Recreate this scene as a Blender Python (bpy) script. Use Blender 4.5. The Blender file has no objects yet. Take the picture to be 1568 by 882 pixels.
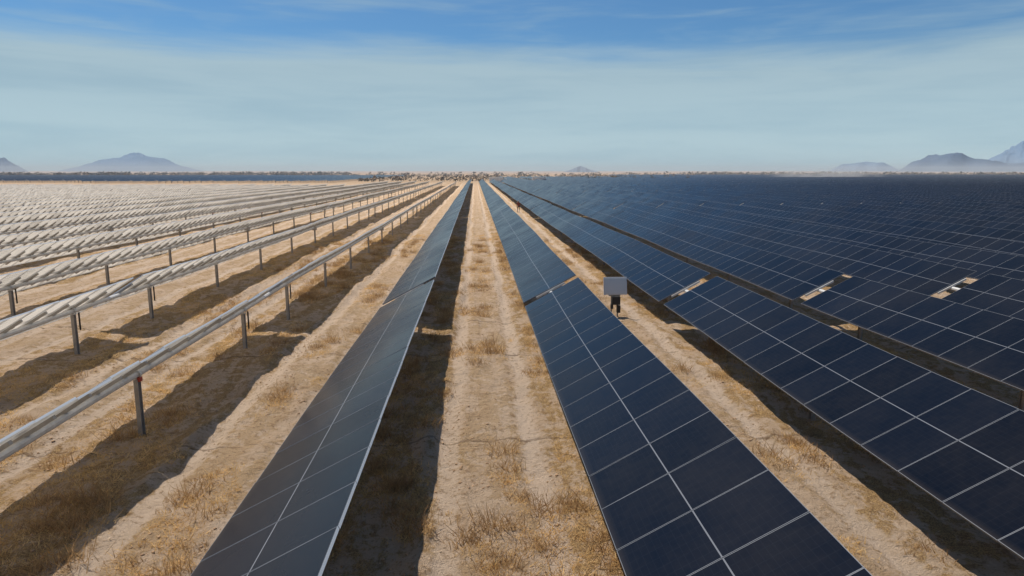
import bpy, math, random
import numpy as np
from mathutils import Vector, Matrix
random.seed(7); rng=np.random.default_rng(7)
scene=bpy.context.scene
scene.view_settings.view_transform='Standard'
scene.view_settings.look='None'
scene.view_settings.exposure=0
H=6.0; GAPY=25.7; TL=64.2; MP=1.134
# ------------------------------------------------------------ helpers
def newmat(name,base=(.5,.5,.5),rough=.7,metal=0,spec=.5):
    m=bpy.data.materials.new(name); m.use_nodes=True
    p=m.node_tree.nodes['Principled BSDF']
    p.inputs['Base Color'].default_value=(*base[:3],1)
    p.inputs['Roughness'].default_value=rough
    p.inputs['Metallic'].default_value=metal
    p.inputs['Specular IOR Level'].default_value=spec
    return m
class NT:
    def __init__(s,tree): s.t=tree; s.n=tree.nodes; s.l=tree.links
    def add(s,typ,ins=None,**kw):
        n=s.n.new(typ)
        for k,v in kw.items(): setattr(n,k,v)
        if ins:
            for k,v in ins.items(): s.set(n.inputs[k],v)
        return n
    def set(s,inp,v):
        if isinstance(v,bpy.types.NodeSocket): s.l.new(v,inp)
        else: inp.default_value=v
    def math(s,op,a,b=None,c=None,clamp=False):
        n=s.n.new('ShaderNodeMath'); n.operation=op; n.use_clamp=clamp
        s.set(n.inputs[0],a)
        if b is not None: s.set(n.inputs[1],b)
        if c is not None: s.set(n.inputs[2],c)
        return n.outputs[0]
    def mix(s,f,a,b,blend='MIX'):
        n=s.n.new('ShaderNodeMix'); n.data_type='RGBA'; n.blend_type=blend
        s.set(n.inputs[0],f); s.set(n.inputs[6],a); s.set(n.inputs[7],b)
        return n.outputs[2]
    def ramp(s,v,a,b,lo=0.,hi=1.):
        n=s.n.new('ShaderNodeMapRange'); n.interpolation_type='SMOOTHSTEP'
        s.set(n.inputs[0],v); n.inputs[1].default_value=a; n.inputs[2].default_value=b
        n.inputs[3].default_value=lo; n.inputs[4].default_value=hi
        return n.outputs[0]
    def noise(s,vec,scale,detail=4,rough=.55,dist=0.):
        n=s.n.new('ShaderNodeTexNoise')
        if vec is not None: s.l.new(vec,n.inputs['Vector'])
        n.inputs['Scale'].default_value=scale; n.inputs['Detail'].default_value=detail
        n.inputs['Roughness'].default_value=rough; n.inputs['Distortion'].default_value=dist
        return n.outputs['Fac']
def vnoise(x,y,seed=0):
    xi=np.floor(x).astype(np.int64); yi=np.floor(y).astype(np.int64)
    fx=x-xi; fy=y-yi; fx=fx*fx*(3-2*fx); fy=fy*fy*(3-2*fy)
    def h(a,b):
        n=(a*374761393+b*668265263+seed*1274126177)&0x7fffffff
        n=((n^(n>>13))*1274126177)&0x7fffffff
        n=n^(n>>16)
        return (n&0xffff)/65535.0
    return (h(xi,yi)*(1-fx)+h(xi+1,yi)*fx)*(1-fy)+(h(xi,yi+1)*(1-fx)+h(xi+1,yi+1)*fx)*fy
def fbm(x,y,seed=0,o=4):
    s=0;a=.5
    for i in range(o):
        s=s+a*(vnoise(x*2**i,y*2**i,seed+i)-.5); a*=.5
    return s
def ground_h(x,y):
    x=np.asarray(x,float); y=np.asarray(y,float)
    r=np.sqrt(x*x+y*y); fade=np.clip((400-r)/200,0,1)
    z=.34*fbm(x/5,y/7,1,3)+.32*fbm(x/1.1,y/1.6,5,4)+.13*fbm(x/.3,y/.3,9,2)
    w=fbm(y/9,y*0,21,2)*.5
    for off in (1.25,-.55):
        u=((x-off+w+2.7)%5.4)-2.7
        z=z-.05*np.exp(-(u/.2)**2)+.03*np.exp(-((np.abs(u)-.36)/.12)**2)
    u=((x+.95+w*1.5+2.7)%5.4)-2.7
    z=z+.12*np.exp(-(u/.25)**2)*(vnoise(y/1.3,x*0,3))
    return z*fade
def mesh_from(name,V,F,mats,mi=None,uv=None,smooth=False):
    me=bpy.data.meshes.new(name)
    me.from_pydata([tuple(v) for v in V],[],F)
    for m in mats: me.materials.append(m)
    if mi is not None: me.polygons.foreach_set('material_index',mi)
    if uv is not None:
        l=me.uv_layers.new(name='UVMap'); l.data.foreach_set('uv',np.array(uv,dtype=np.float32).ravel())
    if smooth: me.polygons.foreach_set('use_smooth',[True]*len(F))
    me.update(); return me
def link(o,coll=None):
    (coll or scene.collection).objects.link(o); return o
# ------------------------------------------------------------ materials
glass=newmat('solar_glass',(.008,.014,.04),.2,0,.5)
nt=NT(glass.node_tree); P=nt.n['Principled BSDF']
uv=nt.add('ShaderNodeUVMap').outputs[0]
sx=nt.add('ShaderNodeSeparateXYZ',{0:uv}); U=sx.outputs[0]; W=sx.outputs[1]
mid=nt.math('LESS_THAN',nt.math('ABSOLUTE',nt.math('SUBTRACT',U,.5)),.0042)
cu=nt.math('PINGPONG',nt.math('MULTIPLY',U,24.),.5)
cl=nt.math('LESS_THAN',cu,.018)
cv=nt.math('PINGPONG',nt.math('MULTIPLY',nt.math('FRACT',W),6.),.5)
cl2=nt.math('LESS_THAN',cv,.012)
cell=nt.math('MAXIMUM',cl,cl2)
wn=nt.add('ShaderNodeTexWhiteNoise',noise_dimensions='1D')
nt.set(wn.inputs['W'],nt.math('FLOOR',W))
geo=nt.add('ShaderNodeNewGeometry')
dust=nt.noise(geo.outputs['Position'],.35,5,.6)
dust2=nt.noise(geo.outputs['Position'],6.,3,.6)
base=nt.mix(wn.outputs['Value'],(.003,.0055,.012,1),(.006,.0095,.019,1))
base=nt.mix(nt.math('MULTIPLY',cell,.06),base,(.12,.14,.18,1))
df=nt.math('MULTIPLY',nt.ramp(nt.math('ADD',nt.math('MULTIPLY',dust,.7),nt.math('MULTIPLY',dust2,.3)),.3,.75),.022)
df=nt.math('ADD',df,nt.ramp(nt.math('ADD',U,nt.math('MULTIPLY',dust2,.03)),.0,.07,.04,0))
base=nt.mix(df,base,(.45,.36,.26,1))
base=nt.mix(nt.math('MULTIPLY',mid,.5),base,(.34,.36,.40,1))
nt.set(P.inputs['Base Color'],base)
nt.set(P.inputs['Roughness'],nt.ramp(dust,.3,.7,.16,.28))
P.inputs['IOR'].default_value=1.165
frame_m=newmat('aluminium_frame_bright',(.86,.86,.85),.42,.0,.5)  # whitened albedo stands in for sky reflected by the high edge
ftop=newmat('aluminium_frame_dim',(.16,.17,.19),.5,.2,.3)  # same aluminium, coloured darker to tone down sunlit faces
steel=newmat('galvanised_steel',(.42,.42,.41),.5,.2)
nt=NT(steel.node_tree); tc=nt.add('ShaderNodeTexCoord')
n=nt.noise(tc.outputs['Object'],9.,4); nt.set(nt.n['Principled BSDF'].inputs['Base Color'],nt.mix(n,(.45,.44,.42,1),(.80,.79,.76,1)))
post_m=newmat('post_steel',(.2,.19,.18),.6,.2)
nt=NT(post_m.node_tree); tc=nt.add('ShaderNodeTexCoord')
n=nt.noise(tc.outputs['Object'],5.,5); nt.set(nt.n['Principled BSDF'].inputs['Base Color'],nt.mix(n,(.22,.20,.18,1),(.48,.45,.41,1)))
red=newmat('bearing_red',(.4,.05,.03),.5)
black=newmat('rubber_black',(.02,.02,.02),.6)
white=newmat('painted_white',(.72,.72,.70),.5)
back=newmat('module_rear',(.5,.5,.5),.4)
bif=bpy.data.materials.new('bifacial_module'); bif.use_nodes=True
nt=NT(bif.node_tree); P=nt.n['Principled BSDF']; out=nt.n['Material Output']
uv=nt.add('ShaderNodeUVMap').outputs[0]; sx=nt.add('ShaderNodeSeparateXYZ',{0:uv})
cu=nt.math('LESS_THAN',nt.math('PINGPONG',nt.math('MULTIPLY',sx.outputs[0],12.),.5),.05)
cv=nt.math('LESS_THAN',nt.math('PINGPONG',nt.math('MULTIPLY',nt.math('FRACT',sx.outputs[1]),6.),.5),.05)
g=nt.math('MAXIMUM',cu,cv)
wn=nt.add('ShaderNodeTexWhiteNoise',noise_dimensions='1D'); nt.set(wn.inputs['W'],nt.math('FLOOR',sx.outputs[1]))
nt.set(P.inputs['Base Color'],(.52,.49,.44,1)); P.inputs['Roughness'].default_value=.45
jb=nt.math('LESS_THAN',nt.math('ABSOLUTE',nt.math('SUBTRACT',sx.outputs[0],.5)),.04)
tcol=nt.mix(g,nt.mix(wn.outputs['Value'],(.30,.27,.23,1),(.60,.55,.48,1)),(.92,.86,.77,1))
tcol=nt.mix(nt.math('MULTIPLY',jb,.7),tcol,(.08,.075,.07,1))
tn=nt.noise(nt.add('ShaderNodeNewGeometry').outputs['Position'],1.1,4,.6)
tcol=nt.mix(nt.ramp(tn,.4,.65,0,.45),tcol,(.80,.73,.63,1))
tr=nt.add('ShaderNodeBsdfTranslucent',{0:tcol})
ms=nt.add('ShaderNodeMixShader',{0:.62}); nt.l.new(P.outputs[0],ms.inputs[1]); nt.l.new(tr.outputs[0],ms.inputs[2])
nt.l.new(ms.outputs[0],out.inputs[0])
MATS=[glass,frame_m,back,steel,post_m,red,black,ftop,bif]
# ------------------------------------------------------------ solar rows
def build_row(name,ntab,tilt_deg,seed,y0=GAPY-TL,zc=1.4,left=False):
    r=random.Random(seed); V=[];F=[];MI=[];UV=[]
    def quad(p,m,uvs=((0,0),(1,0),(1,1),(0,1))):
        b=len(V); V.extend(p); F.append((b,b+1,b+2,b+3)); MI.append(m); UV.extend(uvs)
    def box(fr,s0,s1,ya,yb,n0,n1,m):
        c=[fr(s,y,n_) for n_ in (n0,n1) for y in (ya,yb) for s in (s0,s1)]
        for f in ((0,2,3,1),(4,5,7,6),(0,1,5,4),(2,6,7,3),(0,4,6,2),(1,3,7,5)):
            quad([c[i] for i in f],m)
    HW=1.15; fw=.009; TH=.04
    for t in range(ntab):
        g0=.35 if t<=1 else .12; g1=.35 if t==0 else .12
        yb=y0+t*TL+g0; ye=y0+(t+1)*TL-g1
        tl=math.radians(tilt_deg+r.uniform(-.6,.6))
        def zz(y): return zc+.035*math.sin(y*.11+seed)+.02*math.sin(y*.37+seed*2)
        def frm(tw):
            a=tl+tw; ca=math.cos(a); sa=math.sin(a)
            return lambda s,y,n_: (s*ca-n_*sa, y, zz(y)+s*sa+n_*ca)
        nm=int((ye-yb+.03)/MP)
        for i in range(nm):
            fr=frm(math.radians(r.gauss(0,.15 if not left else .6)))
            a=yb+i*MP+.006; b=a+MP-.012; N1=.13; N0=N1-TH
            kk=t*100+i+seed*1000
            e=.012
            quad([fr(-HW+fw,a+fw,N1-.001),fr(HW-fw,a+fw,N1-.001),fr(HW-fw,b-fw,N1-.001),fr(-HW+fw,b-fw,N1-.001)],8 if left else 0,
                 ((0,kk+e),(1,kk+e),(1,kk+1-e),(0,kk+1-e)))
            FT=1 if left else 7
            quad([fr(-HW,a,N1),fr(HW,a,N1),fr(HW-fw,a+fw,N1),fr(-HW+fw,a+fw,N1)],FT)
            quad([fr(HW,a,N1),fr(HW,b,N1),fr(HW-fw,b-fw,N1),fr(HW-fw,a+fw,N1)],FT)
            quad([fr(HW,b,N1),fr(-HW,b,N1),fr(-HW+fw,b-fw,N1),fr(HW-fw,b-fw,N1)],FT)
            quad([fr(-HW,b,N1),fr(-HW,a,N1),fr(-HW+fw,a+fw,N1),fr(-HW+fw,b-fw,N1)],FT)
            quad([fr(-HW,a,N0),fr(HW,a,N0),fr(HW,a,N1),fr(-HW,a,N1)],FT)
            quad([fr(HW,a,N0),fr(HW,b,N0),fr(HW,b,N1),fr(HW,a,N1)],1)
            quad([fr(HW,b,N0),fr(-HW,b,N0),fr(-HW,b,N1),fr(HW,b,N1)],FT)
            quad([fr(-HW,b,N0),fr(-HW,a,N0),fr(-HW,a,N1),fr(-HW,b,N1)],FT)
            if not left:
                quad([fr(-HW,a,N0),fr(-HW,b,N0),fr(HW,b,N0),fr(HW,a,N0)],2,((0,kk+e),(0,kk+1-e),(1,kk+1-e),(1,kk+e)))
            box(fr,-.62,.62,a-.05,a+.04,N0-.075,N0-.004,4 if left else 3)
            box(fr,-.05,.05,a+.3,a+.42,N0-.02,N0-.003,6)
        R=.075; seg=16
        ys=[y0+t*TL+(TL*k/seg) for k in range(seg+1)]
        for k in range(seg):
            for q in range(8):
                a0=q*math.pi/4+.39; a1=a0+math.pi/4
                quad([(R*math.cos(a0),ys[k],zz(ys[k])-.04+R*math.sin(a0)),(R*math.cos(a1),ys[k],zz(ys[k])-.04+R*math.sin(a1)),
                      (R*math.cos(a1),ys[k+1],zz(ys[k+1])-.04+R*math.sin(a1)),(R*math.cos(a0),ys[k+1],zz(ys[k+1])-.04+R*math.sin(a0))],3)
        idf=lambda s,y,n_:(s,y,n_)
        for k in range(9):
            y=y0+t*TL+2.7+k*7.35; zt=zz(y)-.16
            box(idf,-.05,.05,y-.075,y-.066,-.4,zt,4)
            box(idf,-.05,.05,y+.066,y+.075,-.4,zt,4)
            box(idf,-.005,.005,y-.0655,y+.0655,-.4,zt,4)
            box(idf,-.09,.09,y-.05,y+.05,zt+.001,zt+.03,3)
            for q in range(8):
                a0=q*math.pi/4; a1=a0+math.pi/4; R2=.115
                p=[(R2*math.cos(a0),y-.04,zt+.12+R2*math.sin(a0)),(R2*math.cos(a1),y-.04,zt+.12+R2*math.sin(a1)),
                   (R2*math.cos(a1),y+.04,zt+.12+R2*math.sin(a1)),(R2*math.cos(a0),y+.04,zt+.12+R2*math.sin(a0))]
                quad(p,3)
            if k in (7,): box(idf,.03,.10,y-.06,y+.06,zt-.05,zt+.05,5)
            if k in (0,8):
                box(idf,.1,.14,y+.1,y+.14,zt-.55,zt+.05,6)
        y=y0+t*TL+32.; box(idf,-.16,.16,y-.2,y+.2,zz(y)-.25,zz(y)+.02,4)
    return mesh_from(name,V,F,MATS,MI,UV)
mA=build_row('rowA',6,28.,1); mB=build_row('rowB',6,28.3,2); mC=build_row('rowC',6,28.,3)
mMid=build_row('rowM',9,28.,4); mMid2=build_row('rowM2',9,28.2,5)
mLong=build_row('rowL',13,28.,6); mLong2=build_row('rowL2',13,28.1,8)
mL1=build_row('rowLf1',5,32.5,11,left=True); mL2=build_row('rowLf2',5,32.,12,left=True); mL3=build_row('rowLf3',5,32.5,13,left=True)
mL4=build_row('rowLf4',4,32.,14,left=True); mL5=build_row('rowLf5',4,32.4,15,left=True)
def row(me,x,coll=None,y=0):
    o=bpy.data.objects.new('solar_panel_row',me); o.location=(x,y,0); return link(o,coll)
row(mA,-2.53); row(mB,2.92); row(mC,8.25); row(mA,13.65,y=0); row(mMid,19.1)
row(mMid2,24.5); row(mB,29.9)
row(mL1,-7.85); row(mL2,-13.4); row(mL3,-18.9); row(mL1,-24.4); row(mL2,-29.9); row(mL3,-35.4)
cf=bpy.data.collections.new('solar_panel_field_rows')
x=35.3;i=0
while x<620:
    me=(mMid,mMid2)[i%2] if x<150 else (mLong,mLong2)[i%2]
    row(me,x,cf); x+=5.42; i+=1
x=-40.9;i=0
while x>-190:
    row((mL4,mL5)[i%2],x,cf); x-=5.5; i+=1
e=bpy.data.objects.new('solar_panel_field',None); e.instance_type='COLLECTION'; e.instance_collection=cf; link(e)
cd=bpy.data.collections.new('distant_field_rows')
mD=build_row('rowD',6,-25.,20,y0=0)
x=-640;i=0
while x<-75:
    row(mD,x,cd,y=345+(i//9%4)*6-(x+75)*.04); x+=6.2; i+=1
e=bpy.data.objects.new('solar_panel_field',None); e.instance_type='COLLECTION'; e.instance_collection=cd; link(e)
# ------------------------------------------------------------ ground
def axis(lo,hi,step,far,g=1.045):
    a=list(np.arange(lo,hi,step)); s=step
    v=hi
    while v<far: a.append(v); s*=g; v+=s
    s=step; v=lo-step; b=[]
    while v>-far: b.append(v); s*=g; v-=s
    return np.array(b[::-1]+a)
xs=axis(-13,14,.08,26000); ys=axis(5,34,.08,26000,1.035)
ys=ys[ys>-600]
X,Y=np.meshgrid(xs,ys); Z=ground_h(X,Y)
nx,ny=len(xs),len(ys)
me=bpy.data.meshes.new('ground')
me.vertices.add(nx*ny); me.vertices.foreach_set('co',np.stack([X,Y,Z],-1).astype(np.float32).ravel())
idx=np.arange(nx*ny).reshape(ny,nx)
q=np.stack([idx[:-1,:-1],idx[:-1,1:],idx[1:,1:],idx[1:,:-1]],-1).reshape(-1,4)
me.loops.add(q.size); me.loops.foreach_set('vertex_index',q.ravel().astype(np.int32))
me.polygons.add(len(q)); me.polygons.foreach_set('loop_start',(np.arange(len(q))*4).astype(np.int32))
me.update(calc_edges=True); me.polygons.foreach_set('use_smooth',[True]*len(q))
gm=newmat('desert_soil',(.5,.35,.2),.95,0,.1)
nt=NT(gm.node_tree); P=nt.n['Principled BSDF']
pos=nt.add('ShaderNodeNewGeometry').outputs['Position']
sp=nt.add('ShaderNodeSeparateXYZ',{0:pos}); px,py=sp.outputs[0],sp.outputs[1]
nL=nt.noise(pos,.12,4); nM=nt.noise(pos,.9,6,.6); nF=nt.noise(pos,7.,6,.65); nP=nt.noise(pos,38.,4,.7)
nQ=nt.noise(pos,2.6,8,.78,.3)
mp=nt.add('ShaderNodeMapping',{0:pos,3:(1.5,.6,1)}).outputs[0]
nS=nt.noise(mp,.8,8,.72,.4)
c=nt.mix(nt.ramp(nL,.35,.65),(.61,.44,.295,1),(.67,.495,.345,1))
c=nt.mix(nt.ramp(nM,.35,.7,0,.6),c,(.73,.56,.405,1))
straw=nt.ramp(nt.math('ADD',nt.math('MULTIPLY',nS,.6),nt.math('MULTIPLY',nQ,.4)),.475,.53)
ul=nt.math('ABSOLUTE',nt.math('SUBTRACT',nt.math('FLOORED_MODULO',nt.math('ADD',px,-.35+2.7),5.4),2.7))
strip=nt.ramp(nt.math('ADD',ul,nt.math('MULTIPLY',nt.math('SUBTRACT',nM,.5),2.6)),.3,1.3,.45,1)
straw=nt.math('MULTIPLY',straw,strip)
c=nt.mix(nt.math('MULTIPLY',straw,.88),c,nt.mix(nt.ramp(nP,.42,.58),(.28,.165,.07,1),(.68,.45,.20,1)))
c=nt.mix(nt.ramp(nQ,.53,.65,0,.5),c,(.34,.215,.12,1))
c=nt.mix(nt.ramp(nQ,.46,.36,0,.5),c,(.80,.64,.49,1))
wob=nt.math('MULTIPLY',nt.math('SUBTRACT',nt.noise(nt.add('ShaderNodeMapping',{0:pos,3:(0,1,0)}).outputs[0],.11,2),.5),.9)
for off in (1.25,-.55):
    u=nt.math('ADD',nt.math('SUBTRACT',px,off),wob)
    u=nt.math('SUBTRACT',nt.math('FLOORED_MODULO',nt.math('ADD',u,2.7),5.4),2.7)
    m=nt.ramp(nt.math('ADD',nt.math('ABSOLUTE',u),nt.math('MULTIPLY',nt.math('SUBTRACT',nF,.5),.5)),.10,.30,.75,0)
    c=nt.mix(m,c,(.78,.62,.48,1))
c=nt.mix(nt.ramp(nF,.54,.65,0,.55),c,(.30,.185,.10,1))
c=nt.mix(nt.ramp(nP,.56,.71,0,.55),c,(.20,.125,.07,1))
for yy in (14.7,22.0,26.9):
    u=nt.math('SUBTRACT',nt.math('ADD',py,nt.math('MULTIPLY',nt.math('SUBTRACT',nF,.5),.35)),yy)
    m=nt.math('MULTIPLY',nt.ramp(nt.math('ABSOLUTE',u),.02,.07,.55,0),nt.ramp(nM,.38,.50))
    c=nt.mix(m,c,(.13,.08,.045,1))
far=nt.ramp(py,260.,420.,0,1)
c=nt.mix(nt.math('MULTIPLY',far,.75),c,nt.mix(nt.noise(pos,.02,5),(.30,.20,.11,1),(.50,.35,.22,1)))
nt.set(P.inputs['Base Color'],c)
hsum=nt.math('ADD',nt.math('ADD',nt.math('MULTIPLY',nF,.7),nt.math('MULTIPLY',nP,.45)),nt.math('MULTIPLY',nQ,.8))
b=nt.add('ShaderNodeBump',{'Strength':1.,'Distance':.22,'Height':hsum}); nt.l.new(b.outputs[0],P.inputs['Normal'])
me.materials.append(gm)
link(bpy.data.objects.new('ground',me))
# ------------------------------------------------------------ loose clods of soil
def raw_mesh(name,V,F3,mat):
    me=bpy.data.meshes.new(name); me.vertices.add(len(V)); me.vertices.foreach_set('co',V.astype(np.float32).ravel())
    m=len(F3); me.loops.add(m*3); me.loops.foreach_set('vertex_index',F3.astype(np.int32).ravel())
    me.polygons.add(m); me.polygons.foreach_set('loop_start',(np.arange(m)*3).astype(np.int32))
    me.update(calc_edges=True); me.materials.append(mat); link(bpy.data.objects.new(name,me))
r=np.random.default_rng(44); n=26000
x=r.uniform(-13,13,n*3); y=5+40*r.uniform(0,1,n*3)**1.6
k=fbm(x/1.5,y/2.5,77,4)+r.uniform(-.1,.1,n*3)>.04; x=x[k][:n]; y=y[k][:n]; n=len(x)
oct_=np.array([(1,0,0),(0,1,0),(-1,0,0),(0,-1,0),(0,0,.7),(0,0,-.6)],float)
sz=.009+.036*r.uniform(0,1,n)**5
P3=oct_[None]*sz[:,None,None]*r.uniform(.6,1.4,(n,6,3)); a=r.uniform(0,6.28,n); ca,sa=np.cos(a),np.sin(a)
Q=P3.copy(); Q[...,0]=P3[...,0]*ca[:,None]-P3[...,1]*sa[:,None]; Q[...,1]=P3[...,0]*sa[:,None]+P3[...,1]*ca[:,None]
Q+=np.stack([x,y,ground_h(x,y)],-1)[:,None,:]
f=np.array([(0,1,4),(1,2,4),(2,3,4),(3,0,4),(1,0,5),(2,1,5),(3,2,5),(0,3,5)])
clm=newmat('clod_soil',(.42,.28,.17),.95,0,.1)
raw_mesh('soil_clods',Q.reshape(-1,3),(f[None]+(np.arange(n)*6)[:,None,None]).reshape(-1,3),clm)
# ------------------------------------------------------------ dry grass
def strawmat(name,a,bb,tf=.45):
    m=newmat(name,a,.8,0,.1); nt=NT(m.node_tree); pos=nt.add('ShaderNodeNewGeometry').outputs['Position']
    c=nt.mix(nt.ramp(nt.noise(pos,5.,3),.35,.65),(*a,1),(*bb,1))
    P=nt.n['Principled BSDF']; nt.set(P.inputs['Base Color'],c)
    tr=nt.add('ShaderNodeBsdfTranslucent',{0:c}); ms=nt.add('ShaderNodeMixShader',{0:tf})
    nt.l.new(P.outputs[0],ms.inputs[1]); nt.l.new(tr.outputs[0],ms.inputs[2]); nt.l.new(ms.outputs[0],nt.n['Material Output'].inputs[0]); return m
def grass(name,n,xr,yr,mat,hmin,hmax,blades,thr,seed,spread=.12,lean=(.2,1.1)):
    r=np.random.default_rng(seed)
    x=r.uniform(*xr,n*8); y=yr[0]+(yr[1]-yr[0])*r.uniform(0,1,n*8)**1.5
    d=fbm(x/1.3,y/3.2,31,4)
    u=np.abs(((x-1.25+2.7)%5.4)-2.7); u2=np.abs(((x+.55+2.7)%5.4)-2.7)
    d=d-.14*(u<.35)-.10*(u2<.35)+.05*(np.abs(((x-2.95+2.7)%5.4)-2.7)<1.4)
    k=d>thr; x=x[k][:n]; y=y[k][:n]; n=len(x)
    z=ground_h(x,y); h=r.uniform(hmin,hmax,n)*r.uniform(.6,1.3,n)
    B=blades
    bx=np.repeat(x,B)+r.normal(0,spread*.5,n*B); by=np.repeat(y,B)+r.normal(0,spread*.5,n*B); bz=np.repeat(z,B)-.01
    bh=np.repeat(h,B)*r.uniform(.5,1.1,n*B); an=r.uniform(0,2*np.pi,n*B); le=r.uniform(*lean,n*B)*bh
    w=r.uniform(.005,.011,n*B); wa=r.uniform(0,2*np.pi,n*B)
    p0=np.stack([bx-np.cos(wa)*w,by-np.sin(wa)*w,bz],-1); p1=np.stack([bx+np.cos(wa)*w,by+np.sin(wa)*w,bz],-1)
    p2=np.stack([bx+np.cos(an)*le,by+np.sin(an)*le,bz+bh],-1)
    V=np.stack([p0,p1,p2],1).reshape(-1,3)
    raw_mesh(name,V,np.arange(len(V)).reshape(-1,3),mat)
grass('dry_grass',24000,(-14,14),(5,66),strawmat('straw',(.62,.40,.16),(.86,.62,.31)),.03,.13,13,.015,3,.18,(.5,1.8))
grass('dry_weeds',800,(-12,13),(6,60),strawmat('dead_brush',(.34,.21,.10),(.52,.34,.17),.35),.14,.40,80,.0,5,.36,(.2,1.3))
# ------------------------------------------------------------ scrub and trees on the horizon
def az_of(px): return math.atan((px-784)/1045)+math.radians(3.07)
V=[];F=[];MI=[]
r=random.Random(5)
def clump(cx,cy,hh,ww,nq,mi,z0=0):
    for k in range(nq):
        a=r.uniform(0,6.28); rr=ww*math.sqrt(r.random()); t=r.random()
        zz=z0+hh*(.12+.88*t); rr*= (1-.55*abs(2*t-.8))
        s=r.uniform(.12,.28)*max(ww,hh)
        c=Vector((cx+rr*math.cos(a),cy+rr*math.sin(a),zz))
        u=Vector((r.gauss(0,1),r.gauss(0,1),r.gauss(0,1))).normalized(); v=u.orthogonal().normalized()
        b=len(V); V.extend([c+u*s,c+v*s*.7,c-u*s,c-v*s*.7]); F.append((b,b+1,b+2,b+3)); MI.append(mi if r.random()<.7 else (mi+1)%3)
for k in range(4200):
    p=r.uniform(-60,1640)
    if 540<p<1060: d=r.uniform(400,950)
    elif p>=1060: d=r.uniform(880,1500)
    else: d=r.uniform(780,1500)
    a=az_of(p); yy=d*math.cos(a); xx=d*math.sin(a)
    hh=r.choice([.6,.9,1.2,1.8,2.4]) * (1 if d<850 else 1.8)*r.uniform(.7,1.2)
    clump(xx,yy,hh,hh*r.uniform(.8,1.6),14,r.randint(0,2))
sm=[newmat('scrub_olive',(.11,.09,.055),.9,0,.1),newmat('scrub_brown',(.18,.12,.07),.9,0,.1),newmat('scrub_dark',(.06,.055,.045),.9,0,.1)]
link(bpy.data.objects.new('distant_scrub',mesh_from('distant_scrub',V,F,sm,MI)))
# ------------------------------------------------------------ mountains
def rockmat(name,a,bb,s):
    m=newmat(name,a,1,0,0); nt=NT(m.node_tree); pos=nt.add('ShaderNodeNewGeometry').outputs['Position']
    nt.set(nt.n['Principled BSDF'].inputs['Base Color'],nt.mix(nt.ramp(nt.noise(pos,s,6,.6),.35,.65),(*a,1),(*bb,1))); return m
mm=rockmat('hazy_rock',(.15,.225,.325),(.18,.255,.355),.0025)  # blue distance haze painted into both rock colours
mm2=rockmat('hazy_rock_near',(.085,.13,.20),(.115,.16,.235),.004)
def mountain(prof,D,mat,seed,depth=1500):
    pa=[az_of(p[0]) for p in prof]; ph=[p[1]/1045*D*1.15 for p in prof]
    n=160; m=24; V=[];F=[]
    A=np.linspace(pa[0],pa[-1],n); Hh=np.interp(A,pa,ph)
    for j in range(m+1):
        t=j/m*2-1
        for i in range(n):
            d=D+t*depth+200*math.sin(i*.15+seed)
            x=d*math.sin(A[i]); y=d*math.cos(A[i])
            rid=float(fbm(np.array([x/300.]),np.array([y/600.]),seed,4)[0])
            z=Hh[i]*max(0,(1-abs(t)**1.3))*(1+.7*rid)
            V.append((x,y,max(z,-5)))
    for j in range(m):
        for i in range(n-1):
            a=j*n+i; F.append((a,a+1,a+n+1,a+n))
    link(bpy.data.objects.new('mountain',mesh_from('mountain',V,F,[mat],smooth=True)))
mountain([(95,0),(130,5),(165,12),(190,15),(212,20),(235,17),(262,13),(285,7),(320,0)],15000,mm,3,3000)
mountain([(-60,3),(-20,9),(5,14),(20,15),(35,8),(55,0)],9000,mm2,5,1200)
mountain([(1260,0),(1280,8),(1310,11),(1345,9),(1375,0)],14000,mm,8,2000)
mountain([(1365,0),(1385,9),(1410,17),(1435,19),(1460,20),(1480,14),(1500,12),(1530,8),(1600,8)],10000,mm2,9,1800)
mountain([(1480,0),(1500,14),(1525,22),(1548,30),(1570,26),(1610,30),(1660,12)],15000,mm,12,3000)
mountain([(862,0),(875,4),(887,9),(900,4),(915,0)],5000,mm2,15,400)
# ------------------------------------------------------------ tracker control box between the rows
def boxmesh(V,F,MI,c,s,m,rot=None):
    b=len(V)
    for dz in (-.5,.5):
        for dy in (-.5,.5):
            for dx in (-.5,.5):
                v=Vector((dx*s[0],dy*s[1],dz*s[2]))
                if rot: v=rot@v
                V.append(v+Vector(c))
    for f in ((0,2,3,1),(4,5,7,6),(0,1,5,4),(2,6,7,3),(0,4,6,2),(1,3,7,5)): F.append(tuple(b+i for i in f)); MI.append(m)
V=[];F=[];MI=[]
rt=Matrix.Rotation(math.radians(-12),3,'X')
boxmesh(V,F,MI,(0,0,1.28),(.98,.05,.74),0,rt)
boxmesh(V,F,MI,(0,-.032,1.287),(.90,.012,.66),1,rt)
boxmesh(V,F,MI,(-.12,.10,.45),(.06,.06,1.3),2); boxmesh(V,F,MI,(.14,.10,.45),(.06,.06,1.3),2)
boxmesh(V,F,MI,(0,.1,.86),(.5,.04,.06),2)
boxmesh(V,F,MI,(.05,.02,.66),(.34,.22,.34),3); boxmesh(V,F,MI,(.16,.0,.3),(.14,.2,.3),3); boxmesh(V,F,MI,(-.12,.0,.42),(.10,.16,.2),3)
me=mesh_from('ctrl',V,F,[newmat('box_edge',(.6,.6,.6),.5),newmat('box_grey',(.62,.62,.61),.6),post_m,black],MI)
o=bpy.data.objects.new('control_cabinet',me); o.location=(5.8,27.8,.0); link(o)
md=o.modifiers.new('b','BEVEL'); md.width=.012; md.segments=2
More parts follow.
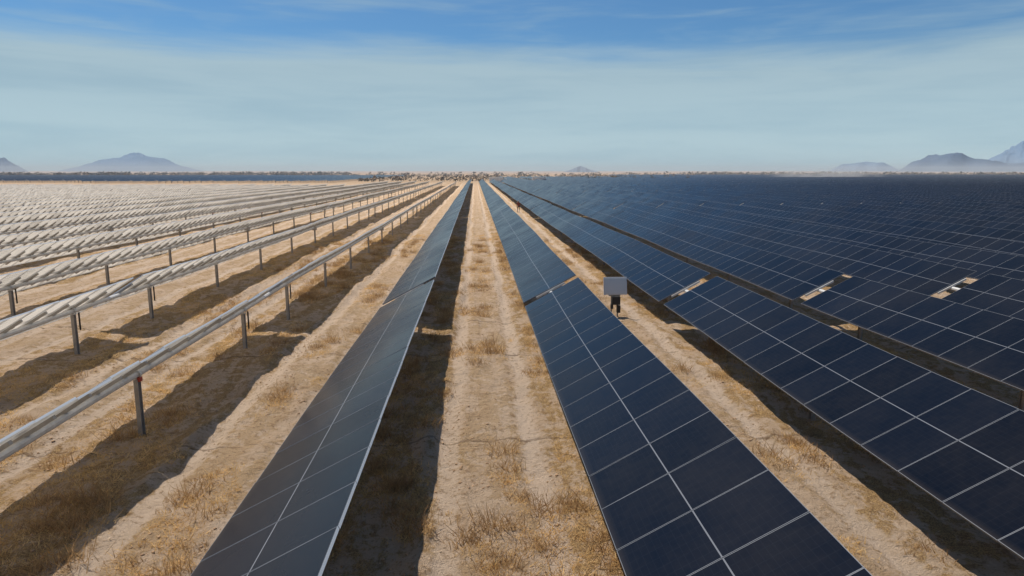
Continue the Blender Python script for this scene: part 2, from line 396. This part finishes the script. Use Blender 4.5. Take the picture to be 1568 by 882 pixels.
def station(x,y):
    V=[];F=[];MI=[]
    boxmesh(V,F,MI,(0,0,1.5),(7,2.4,2.6),0); boxmesh(V,F,MI,(0,0,.1),(7.4,2.8,.2),1)
    boxmesh(V,F,MI,(0,0,2.86),(7.2,2.6,.1),0)
    for k in range(4): boxmesh(V,F,MI,(-2.6+k*1.7,-1.215,1.45),(1.3,.03,2.1),1)
    boxmesh(V,F,MI,(4.6,0,1.1),(1.6,1.8,1.8),1)
    o=bpy.data.objects.new('inverter_station',mesh_from('st',V,F,[white,steel],MI)); o.location=(x,y,0); link(o)
station(33,356); station(11,360); station(255,860)
# ------------------------------------------------------------ dust and haze
bpy.ops.mesh.primitive_ico_sphere_add(subdivisions=3,radius=1,location=(242,465,2.5))
o=bpy.context.object; o.name='dust_cloud'; o.scale=(55,14,7); o.rotation_euler=(0,0,.1)
m=bpy.data.materials.new('dust'); m.use_nodes=True; nt=NT(m.node_tree); nt.n.remove(nt.n['Principled BSDF'])
tcn=nt.add('ShaderNodeTexCoord').outputs['Object']
ln=nt.add('ShaderNodeVectorMath',{0:tcn},operation='LENGTH').outputs['Value']
dn=nt.math('MULTIPLY',nt.ramp(ln,.95,.1,0,1),nt.ramp(nt.noise(nt.add('ShaderNodeMapping',{0:tcn,3:(2.5,1,1)}).outputs[0],1.6,3),.38,.56))
vs=nt.add('ShaderNodeVolumeScatter',{'Color':(.95,.85,.75,1),'Density':nt.math('MULTIPLY',dn,.12)})
nt.l.new(vs.outputs[0],nt.n['Material Output'].inputs['Volume']); o.data.materials.append(m)
V=[];F=[];MI=[]; boxmesh(V,F,MI,(0,1680,11),(5000,3000,26),0)
m=bpy.data.materials.new('haze'); m.use_nodes=True; nt=NT(m.node_tree); nt.n.remove(nt.n['Principled BSDF'])
vs=nt.add('ShaderNodeVolumeScatter',{'Color':(.82,.91,1,1),'Density':.00038})
nt.l.new(vs.outputs[0],nt.n['Material Output'].inputs['Volume'])
link(bpy.data.objects.new('haze',mesh_from('haze',V,F,[m],MI)))
# ------------------------------------------------------------ worker standing in the lane
def worker(x,y):
    pts=[(0,0,.95,.15),(0,0,1.2,.15),(0,0,1.42,.16),(0,0,1.54,.06),(0,.0,1.66,.095),(0,0,1.74,.085),
         (.1,0,.9,.10),(.12,.02,.5,.065),(.12,0,.08,.045),(.12,-.16,.04,.04),
         (-.1,0,.9,.10),(-.13,-.08,.5,.065),(-.14,.02,.08,.045),(-.14,-.14,.04,.04),
         (.2,0,1.42,.06),(.26,.0,1.14,.045),(.22,-.16,.93,.033),(.2,-.24,.88,.03),
         (-.2,0,1.42,.06),(-.27,.03,1.14,.045),(-.27,-.05,.88,.033),(-.26,-.08,.78,.03)]
    ed=[(0,1),(1,2),(2,3),(3,4),(4,5),(0,6),(6,7),(7,8),(8,9),(0,10),(10,11),(11,12),(12,13),(2,14),(14,15),(15,16),(16,17),(2,18),(18,19),(19,20),(20,21)]
    me=bpy.data.meshes.new('worker'); me.from_pydata([p[:3] for p in pts],ed,[])
    o=bpy.data.objects.new('worker',me); link(o); o.location=(x,y,float(ground_h(x,y)))
    md=o.modifiers.new('s','SKIN'); 
    for v,p in zip(me.skin_vertices[0].data,pts): v.radius=(p[3],p[3]*.8)
    me.skin_vertices[0].data[0].use_root=True
    o.modifiers.new('ss','SUBSURF').levels=1
    m=newmat('workwear',(.1,.1,.15),.8); nt=NT(m.node_tree)
    z=nt.add('ShaderNodeSeparateXYZ',{0:nt.add('ShaderNodeTexCoord').outputs['Object']}).outputs[2]
    c=nt.mix(nt.math('GREATER_THAN',z,.93),(.03,.04,.08,1),(.30,.09,.06,1))
    c=nt.mix(nt.math('GREATER_THAN',z,1.52),c,(.35,.2,.13,1)); c=nt.mix(nt.math('GREATER_THAN',z,1.7),c,(.5,.45,.4,1))
    nt.set(nt.n['Principled BSDF'].inputs['Base Color'],c); me.materials.append(m)
worker(6.3,100)
# ------------------------------------------------------------ light
S=Vector((-.34,.36,1)).normalized()
el=math.asin(S.z); rot=math.atan2(S.x,S.y)
sl=bpy.data.lights.new('sun','SUN'); sl.energy=4.6; sl.angle=math.radians(.5); sl.color=(1,.91,.79)
so=bpy.data.objects.new('sun',sl); so.rotation_euler=S.to_track_quat('Z','Y').to_euler(); so.location=(-20,20,50); link(so)
w=bpy.data.worlds.new('World'); scene.world=w; w.use_nodes=True
nt=NT(w.node_tree); bg=nt.n['Background']; bg.inputs[1].default_value=.1
sky=nt.add('ShaderNodeTexSky',sky_type='NISHITA'); sky.sun_disc=False; sky.sun_elevation=el; sky.sun_rotation=rot%(2*math.pi)
sky.altitude=300; sky.air_density=1; sky.dust_density=.6; sky.ozone_density=1.5
tc=nt.add('ShaderNodeTexCoord').outputs['Generated']
z=nt.add('ShaderNodeSeparateXYZ',{0:tc}).outputs[2]
c=nt.mix(1.,sky.outputs[0],(.42,.68,.88,1),'MULTIPLY')
m1=nt.add('ShaderNodeMapping',{0:tc,3:(1.3,1.3,13)}).outputs[0]
n1=nt.noise(m1,2.0,6,.55,.3)
m2=nt.add('ShaderNodeMapping',{0:tc,3:(1.,1.,8),1:(3,1,2)}).outputs[0]
n2=nt.noise(m2,4.,5,.5,.6)
n3=nt.noise(nt.add('ShaderNodeMapping',{0:tc,3:(1,1,9),1:(7,2,2)}).outputs[0],2.6,6,.58,.3)
zz=nt.math('ADD',z,nt.math('MULTIPLY',nt.math('SUBTRACT',n1,.5),.085))
veil=nt.ramp(zz,.128,.180,.93,0)
wisp=nt.math('MULTIPLY',nt.ramp(nt.math('ADD',nt.math('MULTIPLY',n2,.5),nt.math('MULTIPLY',n1,.5)),.45,.66),.5)
f=nt.math('MAXIMUM',veil,wisp)
cc=nt.mix(nt.ramp(z,0,.15),(4.35,5.9,6.6,1),(3.75,5.1,5.8,1))
cc=nt.mix(nt.ramp(n3,.35,.65),nt.mix(1.,cc,(.90,.93,.96,1),'MULTIPLY'),nt.mix(1.,cc,(1.06,1.04,1.03,1),'MULTIPLY'))
c=nt.mix(f,c,cc)
nt.set(bg.inputs[0],c)
# ------------------------------------------------------------ camera
cam=bpy.data.cameras.new('camera'); cam.sensor_width=36; cam.lens=24.; cam.clip_end=60000; cam.clip_start=.1
co=bpy.data.objects.new('camera',cam); co.location=(0,0,H); co.rotation_euler=(math.radians(90-9.72),0,math.radians(-3.07)); link(co)
scene.camera=co
